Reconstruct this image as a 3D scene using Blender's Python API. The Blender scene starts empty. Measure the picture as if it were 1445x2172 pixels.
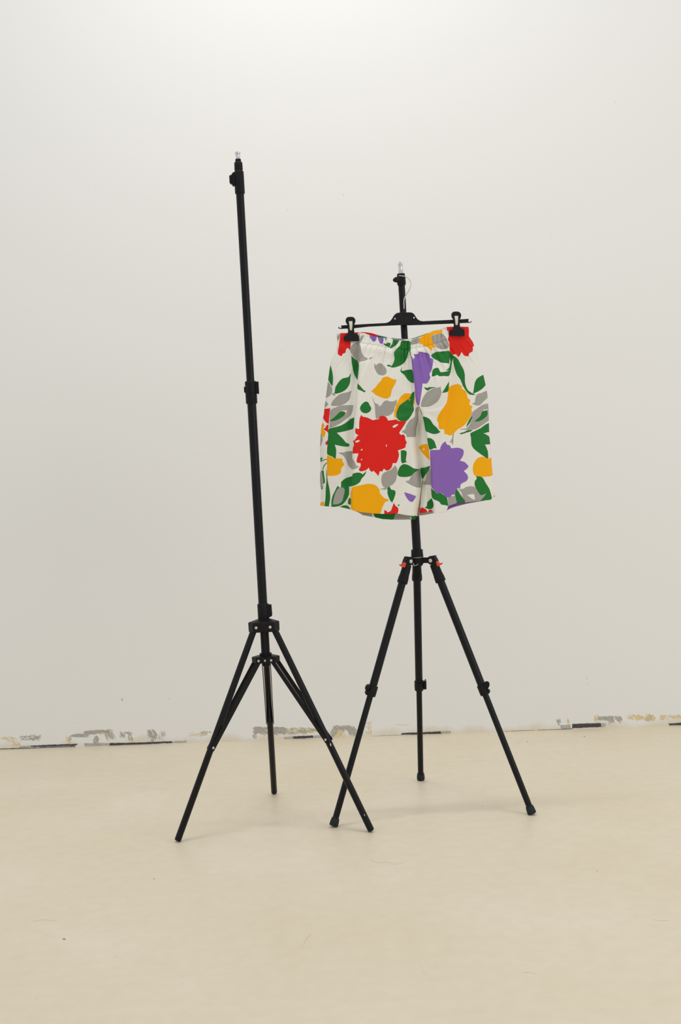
import bpy, bmesh, math, random
import numpy as np
from mathutils import Vector, Matrix
from mathutils.geometry import delaunay_2d_cdt
random.seed(7)
rng = np.random.default_rng(7)
S = bpy.context.scene
COL = S.collection

# ------------------------------------------------------------------ camera
W, H = 1445, 2172
FPX, PITCH, ROLL, CAMH = 2606.0, math.radians(1.395), math.radians(3.007), 0.94
FWD = Vector((0, math.cos(PITCH), -math.sin(PITCH)))
_r = Vector((1, 0, 0)); _d = FWD.cross(_r)
RGT = math.cos(ROLL) * _r + math.sin(ROLL) * _d
DWN = -math.sin(ROLL) * _r + math.cos(ROLL) * _d
EYE = Vector((0, 0, CAMH))
cam = bpy.data.cameras.new('camera')
cam.sensor_fit = 'VERTICAL'; cam.sensor_height = 36.0; cam.sensor_width = 24.0
cam.lens = FPX / H * 36.0
cam.dof.use_dof = True; cam.dof.focus_distance = 3.42; cam.dof.aperture_fstop = 6.3
camo = bpy.data.objects.new('camera', cam); COL.objects.link(camo)
M = Matrix((RGT, -DWN, -FWD)).transposed().to_4x4(); M.translation = EYE
camo.matrix_world = M
S.camera = camo

def ray(x, y): return RGT * ((x - W / 2) / FPX) + DWN * ((y - H / 2) / FPX) + FWD
def at(x, y, Y):                       # measured position at depth Y
    d = ray(x, y); return EYE + d * (Y / d.y)
def ground(x, y):
    d = ray(x, y); return EYE + d * (-CAMH / d.z)
def at_np(x, y, Y):
    a = (np.asarray(x) - W / 2) / FPX; b = (np.asarray(y) - H / 2) / FPX
    d = np.stack([RGT[k] * a + DWN[k] * b + FWD[k] for k in range(3)], -1)
    t = Y / d[:, 1]
    return np.array(EYE) + d * t[:, None]

# ------------------------------------------------------------------ materials
def lin(c):
    return tuple(((v / 255 + .055) / 1.055) ** 2.4 if v > 10 else v / 255 / 12.92 for v in c) + (1,)
def mat(name, rgb, rough=.5, metal=0, spec=.5, noise=None, var=.1, bump=0, bscale=200, stretch=(1, 1, 1), sheen=0, coord='Object'):
    m = bpy.data.materials.new(name); m.use_nodes = True
    nt = m.node_tree; b = nt.nodes['Principled BSDF']
    b.inputs['Base Color'].default_value = lin(rgb); b.inputs['Roughness'].default_value = rough
    b.inputs['Metallic'].default_value = metal; b.inputs['Specular IOR Level'].default_value = spec
    tc = nt.nodes.new('ShaderNodeTexCoord'); mp = nt.nodes.new('ShaderNodeMapping')
    mp.inputs['Scale'].default_value = stretch
    nt.links.new(tc.outputs[coord], mp.inputs['Vector'])
    if noise:
        n = nt.nodes.new('ShaderNodeTexNoise'); n.inputs['Scale'].default_value = noise; n.inputs['Detail'].default_value = 5
        nt.links.new(mp.outputs[0], n.inputs['Vector'])
        r = nt.nodes.new('ShaderNodeValToRGB'); c = lin(rgb)
        r.color_ramp.elements[0].position = .3; r.color_ramp.elements[1].position = .7
        r.color_ramp.elements[0].color = tuple(v * (1 - var) for v in c[:3]) + (1,)
        r.color_ramp.elements[1].color = tuple(min(1, v * (1 + var)) for v in c[:3]) + (1,)
        nt.links.new(n.outputs['Fac'], r.inputs[0]); nt.links.new(r.outputs[0], b.inputs['Base Color'])
    if bump:
        n2 = nt.nodes.new('ShaderNodeTexNoise'); n2.inputs['Scale'].default_value = bscale; n2.inputs['Detail'].default_value = 3
        nt.links.new(mp.outputs[0], n2.inputs['Vector'])
        bp = nt.nodes.new('ShaderNodeBump'); bp.inputs['Strength'].default_value = bump; bp.inputs['Distance'].default_value = .002
        nt.links.new(n2.outputs['Fac'], bp.inputs['Height']); nt.links.new(bp.outputs[0], b.inputs['Normal'])
    if sheen: b.inputs['Sheen Weight'].default_value = sheen
    return m

TUBE = mat('black_tube', (15, 14, 19), .36, spec=.24, noise=60, var=.15)
PLAST = mat('black_plastic', (17, 17, 20), .5, spec=.22, noise=120, var=.2, bump=.15, bscale=500)
RUBBER = mat('dark_grey_rubber', (40, 44, 47), .75, spec=.25, noise=80, var=.2)
CHROME = mat('chrome', (215, 215, 218), .18, metal=1, noise=30, var=.05)
STEEL = mat('bolt_steel', (205, 203, 192), .35, metal=.6, noise=90, var=.1)
WIRE = mat('hook_wire', (215, 213, 206), .25, metal=.6, noise=90, var=.05)
ORANGE = mat('orange_plastic', (240, 78, 38), .4, noise=60, var=.08)
CHIP = mat('bare_chip', (222, 220, 210), .6, noise=90, var=.1)
SPRING = mat('clip_spring_steel', (240, 233, 216), .3, metal=.4, noise=40, var=.06)
HANG = mat('hanger_plastic', (24, 23, 28), .55, spec=.25, noise=150, var=.15, bump=.1, bscale=400)
WEAVE = dict(rough=.6, spec=.16, noise=900, var=.05, bump=.1, bscale=1400)
CLOTH = {
    'W': mat('cotton_white', (240, 238, 229), **WEAVE),
    'R': mat('print_red', (232, 37, 30), **WEAVE),
    'O': mat('print_orange', (255, 177, 2), **WEAVE),
    'P': mat('print_purple', (144, 105, 188), **WEAVE),
    'G': mat('print_green', (38, 122, 52), **WEAVE),
    'K': mat('print_grey', (170, 166, 159), **WEAVE)}
CKEY = list('WROPGK')

# ------------------------------------------------------------------ object helpers
ORG = {}
def empty(name, loc, label, cat, group=None):
    o = bpy.data.objects.new(name, None); o.empty_display_size = .1
    COL.objects.link(o); o.location = loc; ORG[o.name] = Vector(loc)
    o['label'] = label; o['category'] = cat
    if group: o['group'] = group
    return o
def link_mesh(name, verts, faces, mats, parent=None, idx=None, smooth=True, angle=35, label=None, origin=None):
    v = np.asarray([tuple(p) for p in verts], float)
    c = v.mean(0) if origin is None else np.array(origin)
    me = bpy.data.meshes.new(name)
    me.from_pydata([tuple(p) for p in (v - c)], [], faces)
    for m in (mats if isinstance(mats, (list, tuple)) else [mats]): me.materials.append(m)
    if idx is not None: me.polygons.foreach_set('material_index', np.asarray(idx, dtype=np.int32))
    bm = bmesh.new(); bm.from_mesh(me); bmesh.ops.recalc_face_normals(bm, faces=bm.faces); bm.to_mesh(me); bm.free()
    if smooth:
        me.polygons.foreach_set('use_smooth', np.ones(len(me.polygons), dtype=bool))
        if angle: me.set_sharp_from_angle(angle=math.radians(angle))
    me.update()
    o = bpy.data.objects.new(name, me); COL.objects.link(o)
    po = Vector((0, 0, 0))
    if parent: o.parent = parent; po = ORG[parent.name]
    o.location = Vector(c) - po; ORG[o.name] = Vector(c)
    if label: o['label'] = label
    return o

class MB:
    def __init__(s): s.v = []; s.f = []
    def add(s, v, f):
        n = len(s.v); s.v += [Vector(p) for p in v]; s.f += [tuple(i + n for i in q) for q in f]; return s
    def lathe(s, p, d, prof, seg=24, ell=(1, 1)):
        """prof: (distance along d, radius); closed at both ends"""
        d = Vector(d).normalized(); a = d.orthogonal().normalized(); b = d.cross(a)
        v, f = [], []
        for t, r in prof:
            for k in range(seg):
                w = 2 * math.pi * k / seg
                v.append(Vector(p) + d * t + a * (r * math.cos(w) * ell[0]) + b * (r * math.sin(w) * ell[1]))
        for i in range(len(prof) - 1):
            for k in range(seg):
                k2 = (k + 1) % seg
                f.append((i * seg + k, i * seg + k2, (i + 1) * seg + k2, (i + 1) * seg + k))
        f.append(tuple(range(seg - 1, -1, -1))); f.append(tuple((len(prof) - 1) * seg + k for k in range(seg)))
        return s.add(v, f)
    def tube(s, p0, p1, r0, r1=None, seg=24, bev=.0008):
        p0, p1 = Vector(p0), Vector(p1); L = (p1 - p0).length; r1 = r0 if r1 is None else r1
        b = min(bev, L * .3, r0 * .4)
        return s.lathe(p0, p1 - p0, [(0, r0 - b), (b, r0), (L - b, r1), (L, r1 - b)], seg)
    def box(s, c, ax, ay, az, hx, hy, hz, bev=.0012):
        """bevelled box with its own axes"""
        bm = bmesh.new(); bmesh.ops.create_cube(bm, size=2)
        for q in bm.verts: q.co = Vector((q.co.x * hx, q.co.y * hy, q.co.z * hz))
        bmesh.ops.bevel(bm, geom=bm.edges[:], offset=min(bev, hx * .6, hy * .6, hz * .6), segments=2, affect='EDGES')
        bm.verts.index_update()
        v = [Vector(c) + ax * q.co.x + ay * q.co.y + az * q.co.z for q in bm.verts]
        f = [tuple(q.index for q in fc.verts) for fc in bm.faces]; bm.free()
        return s.add(v, f)
    def ellipsoid(s, c, ax, ay, az, rx, ry, rz, nu=20, nv=12):
        v, f = [], []
        for i in range(nv + 1):
            th = math.pi * i / nv
            for k in range(nu):
                w = 2 * math.pi * k / nu
                v.append(Vector(c) + ax * (rx * math.sin(th) * math.cos(w)) + ay * (ry * math.sin(th) * math.sin(w)) + az * (rz * math.cos(th)))
        for i in range(nv):
            for k in range(nu):
                f.append((i * nu + k, i * nu + (k + 1) % nu, (i + 1) * nu + (k + 1) % nu, (i + 1) * nu + k))
        return s.add(v, f)
    def path(s, pts, r, seg=10):
        pts = [Vector(p) for p in pts]; v, f = [], []
        a = None
        for i, p in enumerate(pts):
            t = (pts[min(i + 1, len(pts) - 1)] - pts[max(i - 1, 0)]).normalized()
            a = t.orthogonal().normalized() if a is None else (a - t * a.dot(t)).normalized()
            b = t.cross(a)
            for k in range(seg):
                w = 2 * math.pi * k / seg; v.append(p + a * (r * math.cos(w)) + b * (r * math.sin(w)))
        for i in range(len(pts) - 1):
            for k in range(seg):
                k2 = (k + 1) % seg; f.append((i * seg + k, i * seg + k2, (i + 1) * seg + k2, (i + 1) * seg + k))
        f.append(tuple(range(seg))); f.append(tuple((len(pts) - 1) * seg + k for k in range(seg)))
        return s.add(v, f)
    def prism(s, base, top):
        n = len(base); v = list(base) + list(top)
        f = [tuple(range(n - 1, -1, -1)), tuple(range(n, 2 * n))] + [(k, (k + 1) % n, n + (k + 1) % n, n + k) for k in range(n)]
        return s.add(v, f)
    def build(s, name, m, parent=None, **k): return link_mesh(name, s.v, s.f, m, parent, **k)

def smooth_path(pts, n=8):
    pts = [Vector(p) for p in pts]; out = []
    for i in range(len(pts) - 1):
        p0 = pts[max(i - 1, 0)]; p1 = pts[i]; p2 = pts[i + 1]; p3 = pts[min(i + 2, len(pts) - 1)]
        for k in range(n):
            t = k / n
            out.append(.5 * ((2 * p1) + (p2 - p0) * t + (2 * p0 - 5 * p1 + 4 * p2 - p3) * t * t + (3 * p1 - p0 - 3 * p2 + p3) * t ** 3))
    return out + [pts[-1]]
def smooth_closed(P, turn=75):
    """round the soft corners of a traced outline, keep its sharp ones"""
    n = len(P); P = [np.array(p, float) for p in P]; out = []
    def hard(i):
        a = P[i] - P[i - 1]; b = P[(i + 1) % n] - P[i]
        la, lb = np.linalg.norm(a), np.linalg.norm(b)
        if la < 1e-6 or lb < 1e-6: return True
        return np.dot(a, b) / la / lb < math.cos(math.radians(turn))
    hd = [hard(i) for i in range(n)]
    for i in range(n):
        p1, p2 = P[i], P[(i + 1) % n]
        L = np.linalg.norm(p2 - p1)
        t1 = (p2 - p1) if hd[i] else (p2 - P[i - 1]) * .5
        t2 = (p2 - p1) if hd[(i + 1) % n] else (P[(i + 2) % n] - p1) * .5
        for t in (t1, t2):
            q = np.linalg.norm(t)
            if q > L: t *= L / q
        m = 3 if L > 18 else 2
        for k in range(m):
            t = k / m
            out.append((2 * t ** 3 - 3 * t ** 2 + 1) * p1 + (t ** 3 - 2 * t ** 2 + t) * t1 + (-2 * t ** 3 + 3 * t ** 2) * p2 + (t ** 3 - t ** 2) * t2)
    return [tuple(q) for q in out]
def inside(px, py, poly):
    poly = np.asarray(poly); r = np.zeros(px.shape, bool)
    m = (px >= poly[:, 0].min()) & (px <= poly[:, 0].max()) & (py >= poly[:, 1].min()) & (py <= poly[:, 1].max())
    if not m.any(): return r
    x = px[m]; y = py[m]; q = np.zeros(x.shape, bool); j = len(poly) - 1
    for i in range(len(poly)):
        xi, yi = poly[i]; xj, yj = poly[j]
        if yi != yj:
            q ^= ((yi > y) != (yj > y)) & (x < (xj - xi) * (y - yi) / (yj - yi) + xi)
        j = i
    r[m] = q; return r
def planar(outer, polys, grid=None, holes=(), keep_outer=True):
    """triangulate a flat outline so that every outline in polys runs along mesh edges"""
    V, E = [], []
    def loop(P):
        n = len(V)
        for p in P: V.append(Vector((p[0], p[1])))
        for k in range(len(P)): E.append((n + k, n + (k + 1) % len(P)))
    loop(outer)
    for h in holes: loop(h)
    for _, P in polys: loop(P)
    if grid is not None:
        for p in grid: V.append(Vector((p[0], p[1])))
    r = delaunay_2d_cdt(V, E, [], 0, 1e-5)
    v = np.array([tuple(p) for p in r[0]]); f = np.array([tuple(q) for q in r[2]])
    c = v[f].mean(1); ok = np.ones(len(f), bool)
    if keep_outer: ok &= inside(c[:, 0], c[:, 1], outer)
    for h in holes: ok &= ~inside(c[:, 0], c[:, 1], h)
    a = v[f]; area = np.abs((a[:, 1, 0] - a[:, 0, 0]) * (a[:, 2, 1] - a[:, 0, 1]) - (a[:, 2, 0] - a[:, 0, 0]) * (a[:, 1, 1] - a[:, 0, 1]))
    ok &= area > 1e-9
    f = f[ok]; c = c[ok]; tag = np.full(len(f), '', dtype=object)
    for key, P in polys: tag[inside(c[:, 0], c[:, 1], P)] = key
    return v, f, c, tag
def plate(mb, outer, holes, to3, y0, y1):
    """flat outline (with holes) given real thickness"""
    v, f, c, t = planar(outer, [], None, holes)
    n = len(v); A = [to3(p[0], p[1], y0) for p in v]; B = [to3(p[0], p[1], y1) for p in v]
    F = [tuple(q) for q in f] + [tuple(i + n for i in q[::-1]) for q in f]
    cnt = {}
    for q in f:
        for k in range(3):
            e = (q[k], q[(k + 1) % 3]); cnt[tuple(sorted(e))] = cnt.get(tuple(sorted(e)), 0) + 1
    for (a, b), m in cnt.items():
        if m == 1: F.append((a, b, b + n, a + n))
    used = sorted({i for q in F for i in q}); mp = {o: k for k, o in enumerate(used)}
    AB = A + B
    return mb.add([AB[i] for i in used], [tuple(mp[i] for i in q) for q in F])

# ------------------------------------------------------------------ the room
WL, WR = (0, 1590.0), (1445, 1538.5)
gl, gr = ground(*WL), ground(*WR)
wdir = (gr - gl).normalized(); wn = Vector((wdir.y, -wdir.x, 0))      # wn points into the room
def on_wall(x, y):
    d = ray(x, y); t = (gl - EYE).dot(wn) / d.dot(wn); return EYE + d * t
def wall_uv(x, y):
    p = on_wall(x, y); return ((p - gl).dot(wdir), p.z)
BASEX = [0, 366, 550, 622, 850, 1000, 1140, 1275, 1445]
BASEY = [1589, 1579, 1573.5, 1571, 1562.5, 1557, 1551, 1546, 1536.5]
def mk(P):                                   # wall mark outline -> wall coordinates, keeping its height above the skirting line
    out = []
    for x, y in P:
        line = WL[1] + (WR[1] - WL[1]) * x / 1445
        dy = y - np.interp(x, BASEX, BASEY)
        u, z = wall_uv(x, line + dy); out.append((u, max(z, .0004)))
    return out
marks = []
def jag(P, a=.5):                            # break up the straight edges of peeled paint
    out = []
    for i in range(len(P)):
        p, q = np.array(P[i], float), np.array(P[(i + 1) % len(P)], float); n = max(1, int(np.linalg.norm(q - p) / 4))
        for k in range(n):
            out.append(tuple(p + (q - p) * k / n + rng.normal(0, a, 2) * np.array([1, .7])))
    return out
def strokes(n, x0, x1, y0, y1, key, ang, curve=0, L=(8, 18), wd=(.6, 1.6)):
    for _ in range(int(n * .8)):
        x = random.uniform(x0, x1); y = random.uniform(y0, y1); l = random.uniform(*L); w = random.uniform(*wd)
        a = math.radians(ang + random.uniform(-14, 14)); c = math.radians(curve * random.uniform(.6, 1.3))
        top, bot = [], []
        px, py = x, y
        for k in range(5):
            ww = w * math.sin(math.pi * (k + .35) / 4.9) * .5
            top.append((px - math.sin(a) * -ww, py - math.cos(a) * ww)); bot.append((px + math.sin(a) * -ww, py + math.cos(a) * ww))
            px += math.cos(a) * l / 4; py += math.sin(a) * l / 4; a += c / 4
        marks.append((key, mk(top + bot[::-1])))
def blob(key, P, a=.6): marks.append((key, mk(jag(P, a))))
# faded residue and brushed scuffs along the foot of the wall
blob('dust', [(178, 1577), (232, 1577), (232, 1583), (180, 1584)]); blob('dust', [(366, 1574.5), (396, 1573), (396, 1577.5), (366, 1578.5)])
blob('dust', [(600, 1566.5), (622, 1565), (622, 1571), (604, 1571.5)]); blob('dust', [(665, 1563), (690, 1563), (690, 1567.5), (665, 1569)])
blob('dust', [(937, 1554), (957, 1553), (957, 1558.5), (937, 1559.6)]); blob('dust', [(1188, 1540), (1211, 1538), (1211, 1547), (1190, 1548)])
blob('dust', [(1275, 1535.5), (1287, 1535), (1285, 1543), (1275, 1544)]); blob('dust', [(42, 1582), (64, 1581), (64, 1586), (38, 1587)])
strokes(46, 0, 30, 1561, 1572, 'ochre', 8, 30, (5, 14)); strokes(22, 26, 40, 1575, 1582, 'ochre', -40, 30, (4, 9))
strokes(70, 40, 80, 1562, 1571, 'grey', -30, 40, (5, 12), (.8, 2.2))
strokes(80, 146, 178, 1561, 1565, 'grey', -22, 35, (8, 20)); strokes(70, 175, 198, 1552, 1558, 'grey', -12, 40, (8, 18), (.8, 2.4))
strokes(40, 196, 226, 1548.5, 1553, 'olive', 6, 40, (10, 22)); strokes(40, 222, 240, 1550, 1562, 'olive', 52, 30, (7, 15))
strokes(55, 198, 208, 1560, 1574, 'grey', 78, -20, (5, 11), (1, 2.4)); strokes(22, 145, 150, 1561, 1572, 'olive', 80, 0, (5, 9))
strokes(26, 252, 262, 1552, 1562, 'grey', 40, 30, (5, 10)); strokes(26, 262, 274, 1554, 1557, 'grey', 4, 20, (4, 8)); strokes(30, 270, 281, 1550, 1568, 'olive', 68, 10, (6, 13))
strokes(60, 311, 326, 1548, 1560, 'grey', 45, 50, (8, 16), (.7, 2)); strokes(34, 326, 347, 1551, 1565, 'olive', 62, 30, (6, 13)); strokes(26, 320, 328, 1560, 1570, 'grey', 92, 10, (5, 9))
strokes(34, 398, 430, 1558, 1565, 'ochre', -8, 10, (6, 14)); strokes(30, 422, 446, 1554, 1560, 'olive', -20, 60, (3, 8))
strokes(26, 140, 150, 1560, 1572, 'ochre', 85, 0, (4, 9)); strokes(16, 20, 44, 1577, 1582, 'ochre', 10, 0, (5, 12))
strokes(190, 535, 598, 1545, 1558, 'grey', 6, 20, (6, 16), (1.2, 3)); strokes(24, 535, 545, 1548, 1563, 'grey', 80, -30, (5, 11), (.8, 2))
strokes(90, 588, 640, 1546, 1557, 'grey', 16, 10, (6, 16), (.7, 1.7)); strokes(70, 606, 668, 1548, 1556, 'ochre', 14, 10, (6, 14)); strokes(46, 630, 672, 1545, 1554, 'olive', 24, 10, (6, 15))
strokes(90, 704, 738, 1541, 1550, 'grey', 12, 40, (8, 18), (.8, 2.2)); strokes(60, 735, 752, 1542, 1555, 'grey', 52, 20, (8, 15), (.7, 2)); strokes(50, 704, 716, 1546, 1562, 'grey', 105, 20, (6, 12), (.8, 2))
strokes(40, 716, 732, 1550, 1564, 'ochre', 118, 10, (6, 11), (1, 2)); strokes(30, 774, 787, 1538, 1556, 'ochre', 60, 20, (5, 12)); strokes(12, 772, 786, 1535, 1545, 'ochre', -35, 0, (5, 10))
strokes(10, 836, 862, 1540, 1541, 'ochre', 0, 0, (8, 16), (.4, .8)); strokes(36, 1181, 1188, 1524, 1534, 'grey', 72, 10, (4, 9)); strokes(26, 1203, 1208, 1525, 1533, 'ochre', 85, 0, (4, 8))
strokes(50, 1260, 1268, 1516, 1529, 'ochre', 70, 20, (4, 9)); strokes(80, 1266, 1288, 1520, 1527, 'grey', 14, 10, (6, 12), (.9, 2.2)); strokes(90, 1290, 1316, 1518, 1529, 'grey', 30, 30, (4, 10), (.8, 2.2)); strokes(14, 1292, 1298, 1528, 1534, 'grey', 90, 0, (3, 6))
strokes(150, 1330, 1386, 1516, 1526, 'ochre', 4, 60, (3, 8), (.9, 2.2)); strokes(46, 1368, 1386, 1512, 1527, 'ochre', 60, 60, (3, 8), (.9, 2)); strokes(26, 1366, 1386, 1514, 1526, 'olive', 60, 60, (2, 6))
strokes(50, 1398, 1408, 1518, 1528, 'ochre', -30, 30, (4, 9), (1, 2)); strokes(60, 1405, 1450, 1514, 1522, 'ochre', 4, 30, (5, 13))
for x, y, r in ((729, 414, .9), (1245, 1440, 1), (1246, 1450, .8), (259, 1484, 1.4), (358, 1482, .9), (1170, 500, .7), (188, 395, .7), (610, 446, .9), (596, 744, .7), (1305, 216, .8)):
    marks.append(('grey', [wall_uv(x + r * math.cos(k * 1.05), y + r * (2.4 if x == 259 else 1) * math.sin(k * 1.05)) for k in range(6)]))
for x, y, l in ((500, 545, 66), (1030, 125, 60), (945, 266, 90), (120, 1514, 40), (130, 1538, 75), (380, 337, 80)):     # filler ridges
    marks.append(('filler', [wall_uv(x + l * t, y + (.9 if s else -.9) * math.sin(math.pi * (t * .92 + .04)) + 1.5 * math.sin(5 * t)) for s, ts in ((0, (0, .25, .5, .75, 1)), (1, (1, .75, .5, .25, 0))) for t in ts]))
# black remains of the skirting glue
blob('glue', [(0, 1587), (90, 1584.5), (160, 1582.5), (160, 1584.6), (90, 1587), (0, 1589.4)], .3)
blob('glue', [(64, 1581), (104, 1579.5), (166, 1578), (160, 1582), (104, 1584), (64, 1584)], .4)
blob('glue', [(232, 1577), (300, 1576.3), (365, 1574), (366, 1578), (300, 1581), (232, 1583)], .4)
blob('glue', [(622, 1565), (665, 1563), (665, 1568.5), (622, 1570.5)], .4)
blob('glue', [(853, 1557.6), (936, 1553.6), (937, 1559.4), (850, 1561.6)], .4)
blob('glue', [(793, 1564), (850, 1561.8), (850, 1562.8), (793, 1565)], .2)
blob('glue', [(1214, 1537), (1275, 1535), (1275, 1543.5), (1214, 1546.3)], .4)
blob('glue', [(1140, 1550), (1215, 1546.6), (1215, 1548.6), (1140, 1551)], .2)
blob('glue', [(1418, 1533), (1450, 1530.6), (1450, 1536), (1420, 1537.4)], .4)
blob('glue', [(1062, 1553.4), (1135, 1550.2), (1135, 1551.0), (1062, 1554.2)], .2)

def wall_material():
    m = mat('white_wall_paint', (240, 240, 238), .6, spec=.2, bump=.12, bscale=7)
    nt = m.node_tree; b = nt.nodes['Principled BSDF']
    tc = nt.nodes.new('ShaderNodeTexCoord'); sp = nt.nodes.new('ShaderNodeSeparateXYZ'); nt.links.new(tc.outputs['Object'], sp.inputs[0])
    n = nt.nodes.new('ShaderNodeTexNoise'); n.inputs['Scale'].default_value = 9; n.inputs['Detail'].default_value = 6
    nt.links.new(tc.outputs['Object'], n.inputs['Vector'])
    ad = nt.nodes.new('ShaderNodeMath'); ad.operation = 'MULTIPLY_ADD'; ad.inputs[1].default_value = .09
    nt.links.new(n.outputs['Fac'], ad.inputs[0]); nt.links.new(sp.outputs['Z'], ad.inputs[2])
    mr = nt.nodes.new('ShaderNodeMapRange'); mr.inputs['From Min'].default_value = .045; mr.inputs['From Max'].default_value = .07
    mr.inputs['To Min'].default_value = .6; mr.inputs['To Max'].default_value = 0
    nt.links.new(ad.outputs[0], mr.inputs['Value'])
    mx = nt.nodes.new('ShaderNodeMix'); mx.data_type = 'RGBA'
    mx.inputs['A'].default_value = lin((240, 240, 238)); mx.inputs['B'].default_value = lin((222, 209, 180))   # beige floor paint dragged up the wall foot
    nt.links.new(mr.outputs[0], mx.inputs['Factor']); nt.links.new(mx.outputs['Result'], b.inputs['Base Color'])
    return m
WALL = wall_material()
WM = {'': WALL, 'glue': mat('skirting_glue', (74, 72, 76), .8, noise=220, var=.35),
      'grey': mat('scuff_grey', (176, 173, 164), .8, noise=160, var=.15), 'olive': mat('scuff_olive', (178, 170, 150), .8, noise=160, var=.2),
      'ochre': mat('scuff_ochre', (222, 203, 158), .8, noise=140, var=.12), 'dust': mat('scuff_dust', (186, 182, 174), .8, noise=120, var=.15),
      'filler': mat('wall_filler', (243, 242, 236), .5, noise=20, var=.02)}
U0, U1, ZT = -3.2, (gr - gl).length + 3.2, 3.6
v, f, c, tag = planar([(U0, 0), (U1, 0), (U1, ZT), (U0, ZT)], marks)
keys = list(WM)
wv = [gl + wdir * p[0] + Vector((0, 0, p[1])) for p in v]
wall = link_mesh('wall_back', wv, [tuple(q) for q in f], [WM[k] for k in keys], None, [keys.index(t) for t in tag], smooth=False, origin=gl)
wall['kind'] = 'structure'; wall['label'] = 'white painted back wall with scuffs along its foot'

def floor_material():
    m = bpy.data.materials.new('beige_floor_coating'); m.use_nodes = True
    nt = m.node_tree; b = nt.nodes['Principled BSDF']; b.inputs['Roughness'].default_value = .42; b.inputs['Specular IOR Level'].default_value = .35
    tc = nt.nodes.new('ShaderNodeTexCoord')
    def noise(scale, detail, src=None):
        n = nt.nodes.new('ShaderNodeTexNoise'); n.inputs['Scale'].default_value = scale; n.inputs['Detail'].default_value = detail
        nt.links.new(tc.outputs['Object'], n.inputs['Vector']); return n
    def ramp(n, a, ca, c2, cb):
        r = nt.nodes.new('ShaderNodeValToRGB'); r.color_ramp.elements[0].position = a; r.color_ramp.elements[0].color = ca
        r.color_ramp.elements[1].position = c2; r.color_ramp.elements[1].color = cb
        nt.links.new(n, r.inputs[0]); return r
    big = ramp(noise(2.2, 4).outputs['Fac'], .35, lin((230, 217, 191)), .68, lin((234, 223, 201)))
    mid = ramp(noise(26, 6).outputs['Fac'], .35, (.93, .92, .90, 1), .62, (1, 1, 1, 1))
    mul = nt.nodes.new('ShaderNodeMix'); mul.data_type = 'RGBA'; mul.blend_type = 'MULTIPLY'; mul.inputs['Factor'].default_value = .45
    nt.links.new(big.outputs[0], mul.inputs['A']); nt.links.new(mid.outputs[0], mul.inputs['B'])
    vo = nt.nodes.new('ShaderNodeTexVoronoi'); vo.inputs['Scale'].default_value = 26
    nt.links.new(tc.outputs['Object'], vo.inputs['Vector'])
    pick = nt.nodes.new('ShaderNodeSeparateColor'); nt.links.new(vo.outputs['Color'], pick.inputs[0])
    gt = nt.nodes.new('ShaderNodeMath'); gt.operation = 'GREATER_THAN'; gt.inputs[1].default_value = .8; nt.links.new(pick.outputs[0], gt.inputs[0])
    lt = nt.nodes.new('ShaderNodeMath'); lt.operation = 'LESS_THAN'; lt.inputs[1].default_value = .055; nt.links.new(vo.outputs['Distance'], lt.inputs[0])
    an = nt.nodes.new('ShaderNodeMath'); an.operation = 'MULTIPLY'; nt.links.new(gt.outputs[0], an.inputs[0]); nt.links.new(lt.outputs[0], an.inputs[1])
    sc = nt.nodes.new('ShaderNodeMath'); sc.operation = 'MULTIPLY'; sc.inputs[1].default_value = .3; nt.links.new(an.outputs[0], sc.inputs[0])
    mx = nt.nodes.new('ShaderNodeMix'); mx.data_type = 'RGBA'; mx.inputs['B'].default_value = lin((150, 135, 105))
    nt.links.new(sc.outputs[0], mx.inputs['Factor']); nt.links.new(mul.outputs['Result'], mx.inputs['A'])
    nt.links.new(mx.outputs['Result'], b.inputs['Base Color'])
    bp = nt.nodes.new('ShaderNodeBump'); bp.inputs['Strength'].default_value = .08; bp.inputs['Distance'].default_value = .002
    nt.links.new(noise(60, 4).outputs['Fac'], bp.inputs['Height']); nt.links.new(bp.outputs[0], b.inputs['Normal'])
    return m
fm = []
def fmark(P, k='grit'): fm.append((k, [(ground(x, y).x, ground(x, y).y) for x, y in P]))
for x, y, r in ((1119, 1573, 1.3), (1100, 1575, 1), (1240, 1562, 1.6), (1024, 1710, .9), (1267, 1847, 1.4), (136, 1992, 3.2), (327, 1864, 1.6), (1086, 1606, .7), (1057, 1561, .9), (930, 1565, .8), (700, 1650, .8), (776, 1680, .9)):
    fmark([(x + r * math.cos(k * 1.05) * 1.3, y + r * .6 * math.sin(k * 1.05)) for k in range(6)])
sp = [(784, 1823), (800, 1830), (822, 1829), (838, 1833), (858, 1830)]
fmark([(x, y - .5) for x, y in sp] + [(x, y + .5) for x, y in sp[::-1]], 'scratch')
for q in ([(640, 2010), (648, 1995), (660, 1980)], [(895, 2060), (906, 2068), (918, 2082)], [(70, 1954), (92, 1951), (118, 1953)], [(1385, 1951), (1400, 1953), (1420, 1952)], [(1110, 2064), (1122, 2062), (1138, 2066)]):
    fmark([(x - .4, y - .7) for x, y in q] + [(x + .4, y + .7) for x, y in q[::-1]], 'scratch')
fl0, fl1 = gl + wdir * U0, gl + wdir * U1
fo = [(fl0.x, fl0.y), (fl1.x, fl1.y), (fl1.x, -2.5), (fl0.x, -2.5)]
v, f, c, tag = planar(fo, fm)
floor = link_mesh('floor', [(p[0], p[1], 0) for p in v], [tuple(q) for q in f], [floor_material(), mat('floor_grit', (150, 134, 112), .8, noise=200, var=.2), mat('floor_scratch', (206, 197, 178), .6, noise=200, var=.05)], None, [{'': 0, 'grit': 1, 'scratch': 2}[t] for t in tag], smooth=False, origin=(0, 0, 0))
floor['kind'] = 'structure'; floor['label'] = 'smooth beige coated floor'
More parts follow.
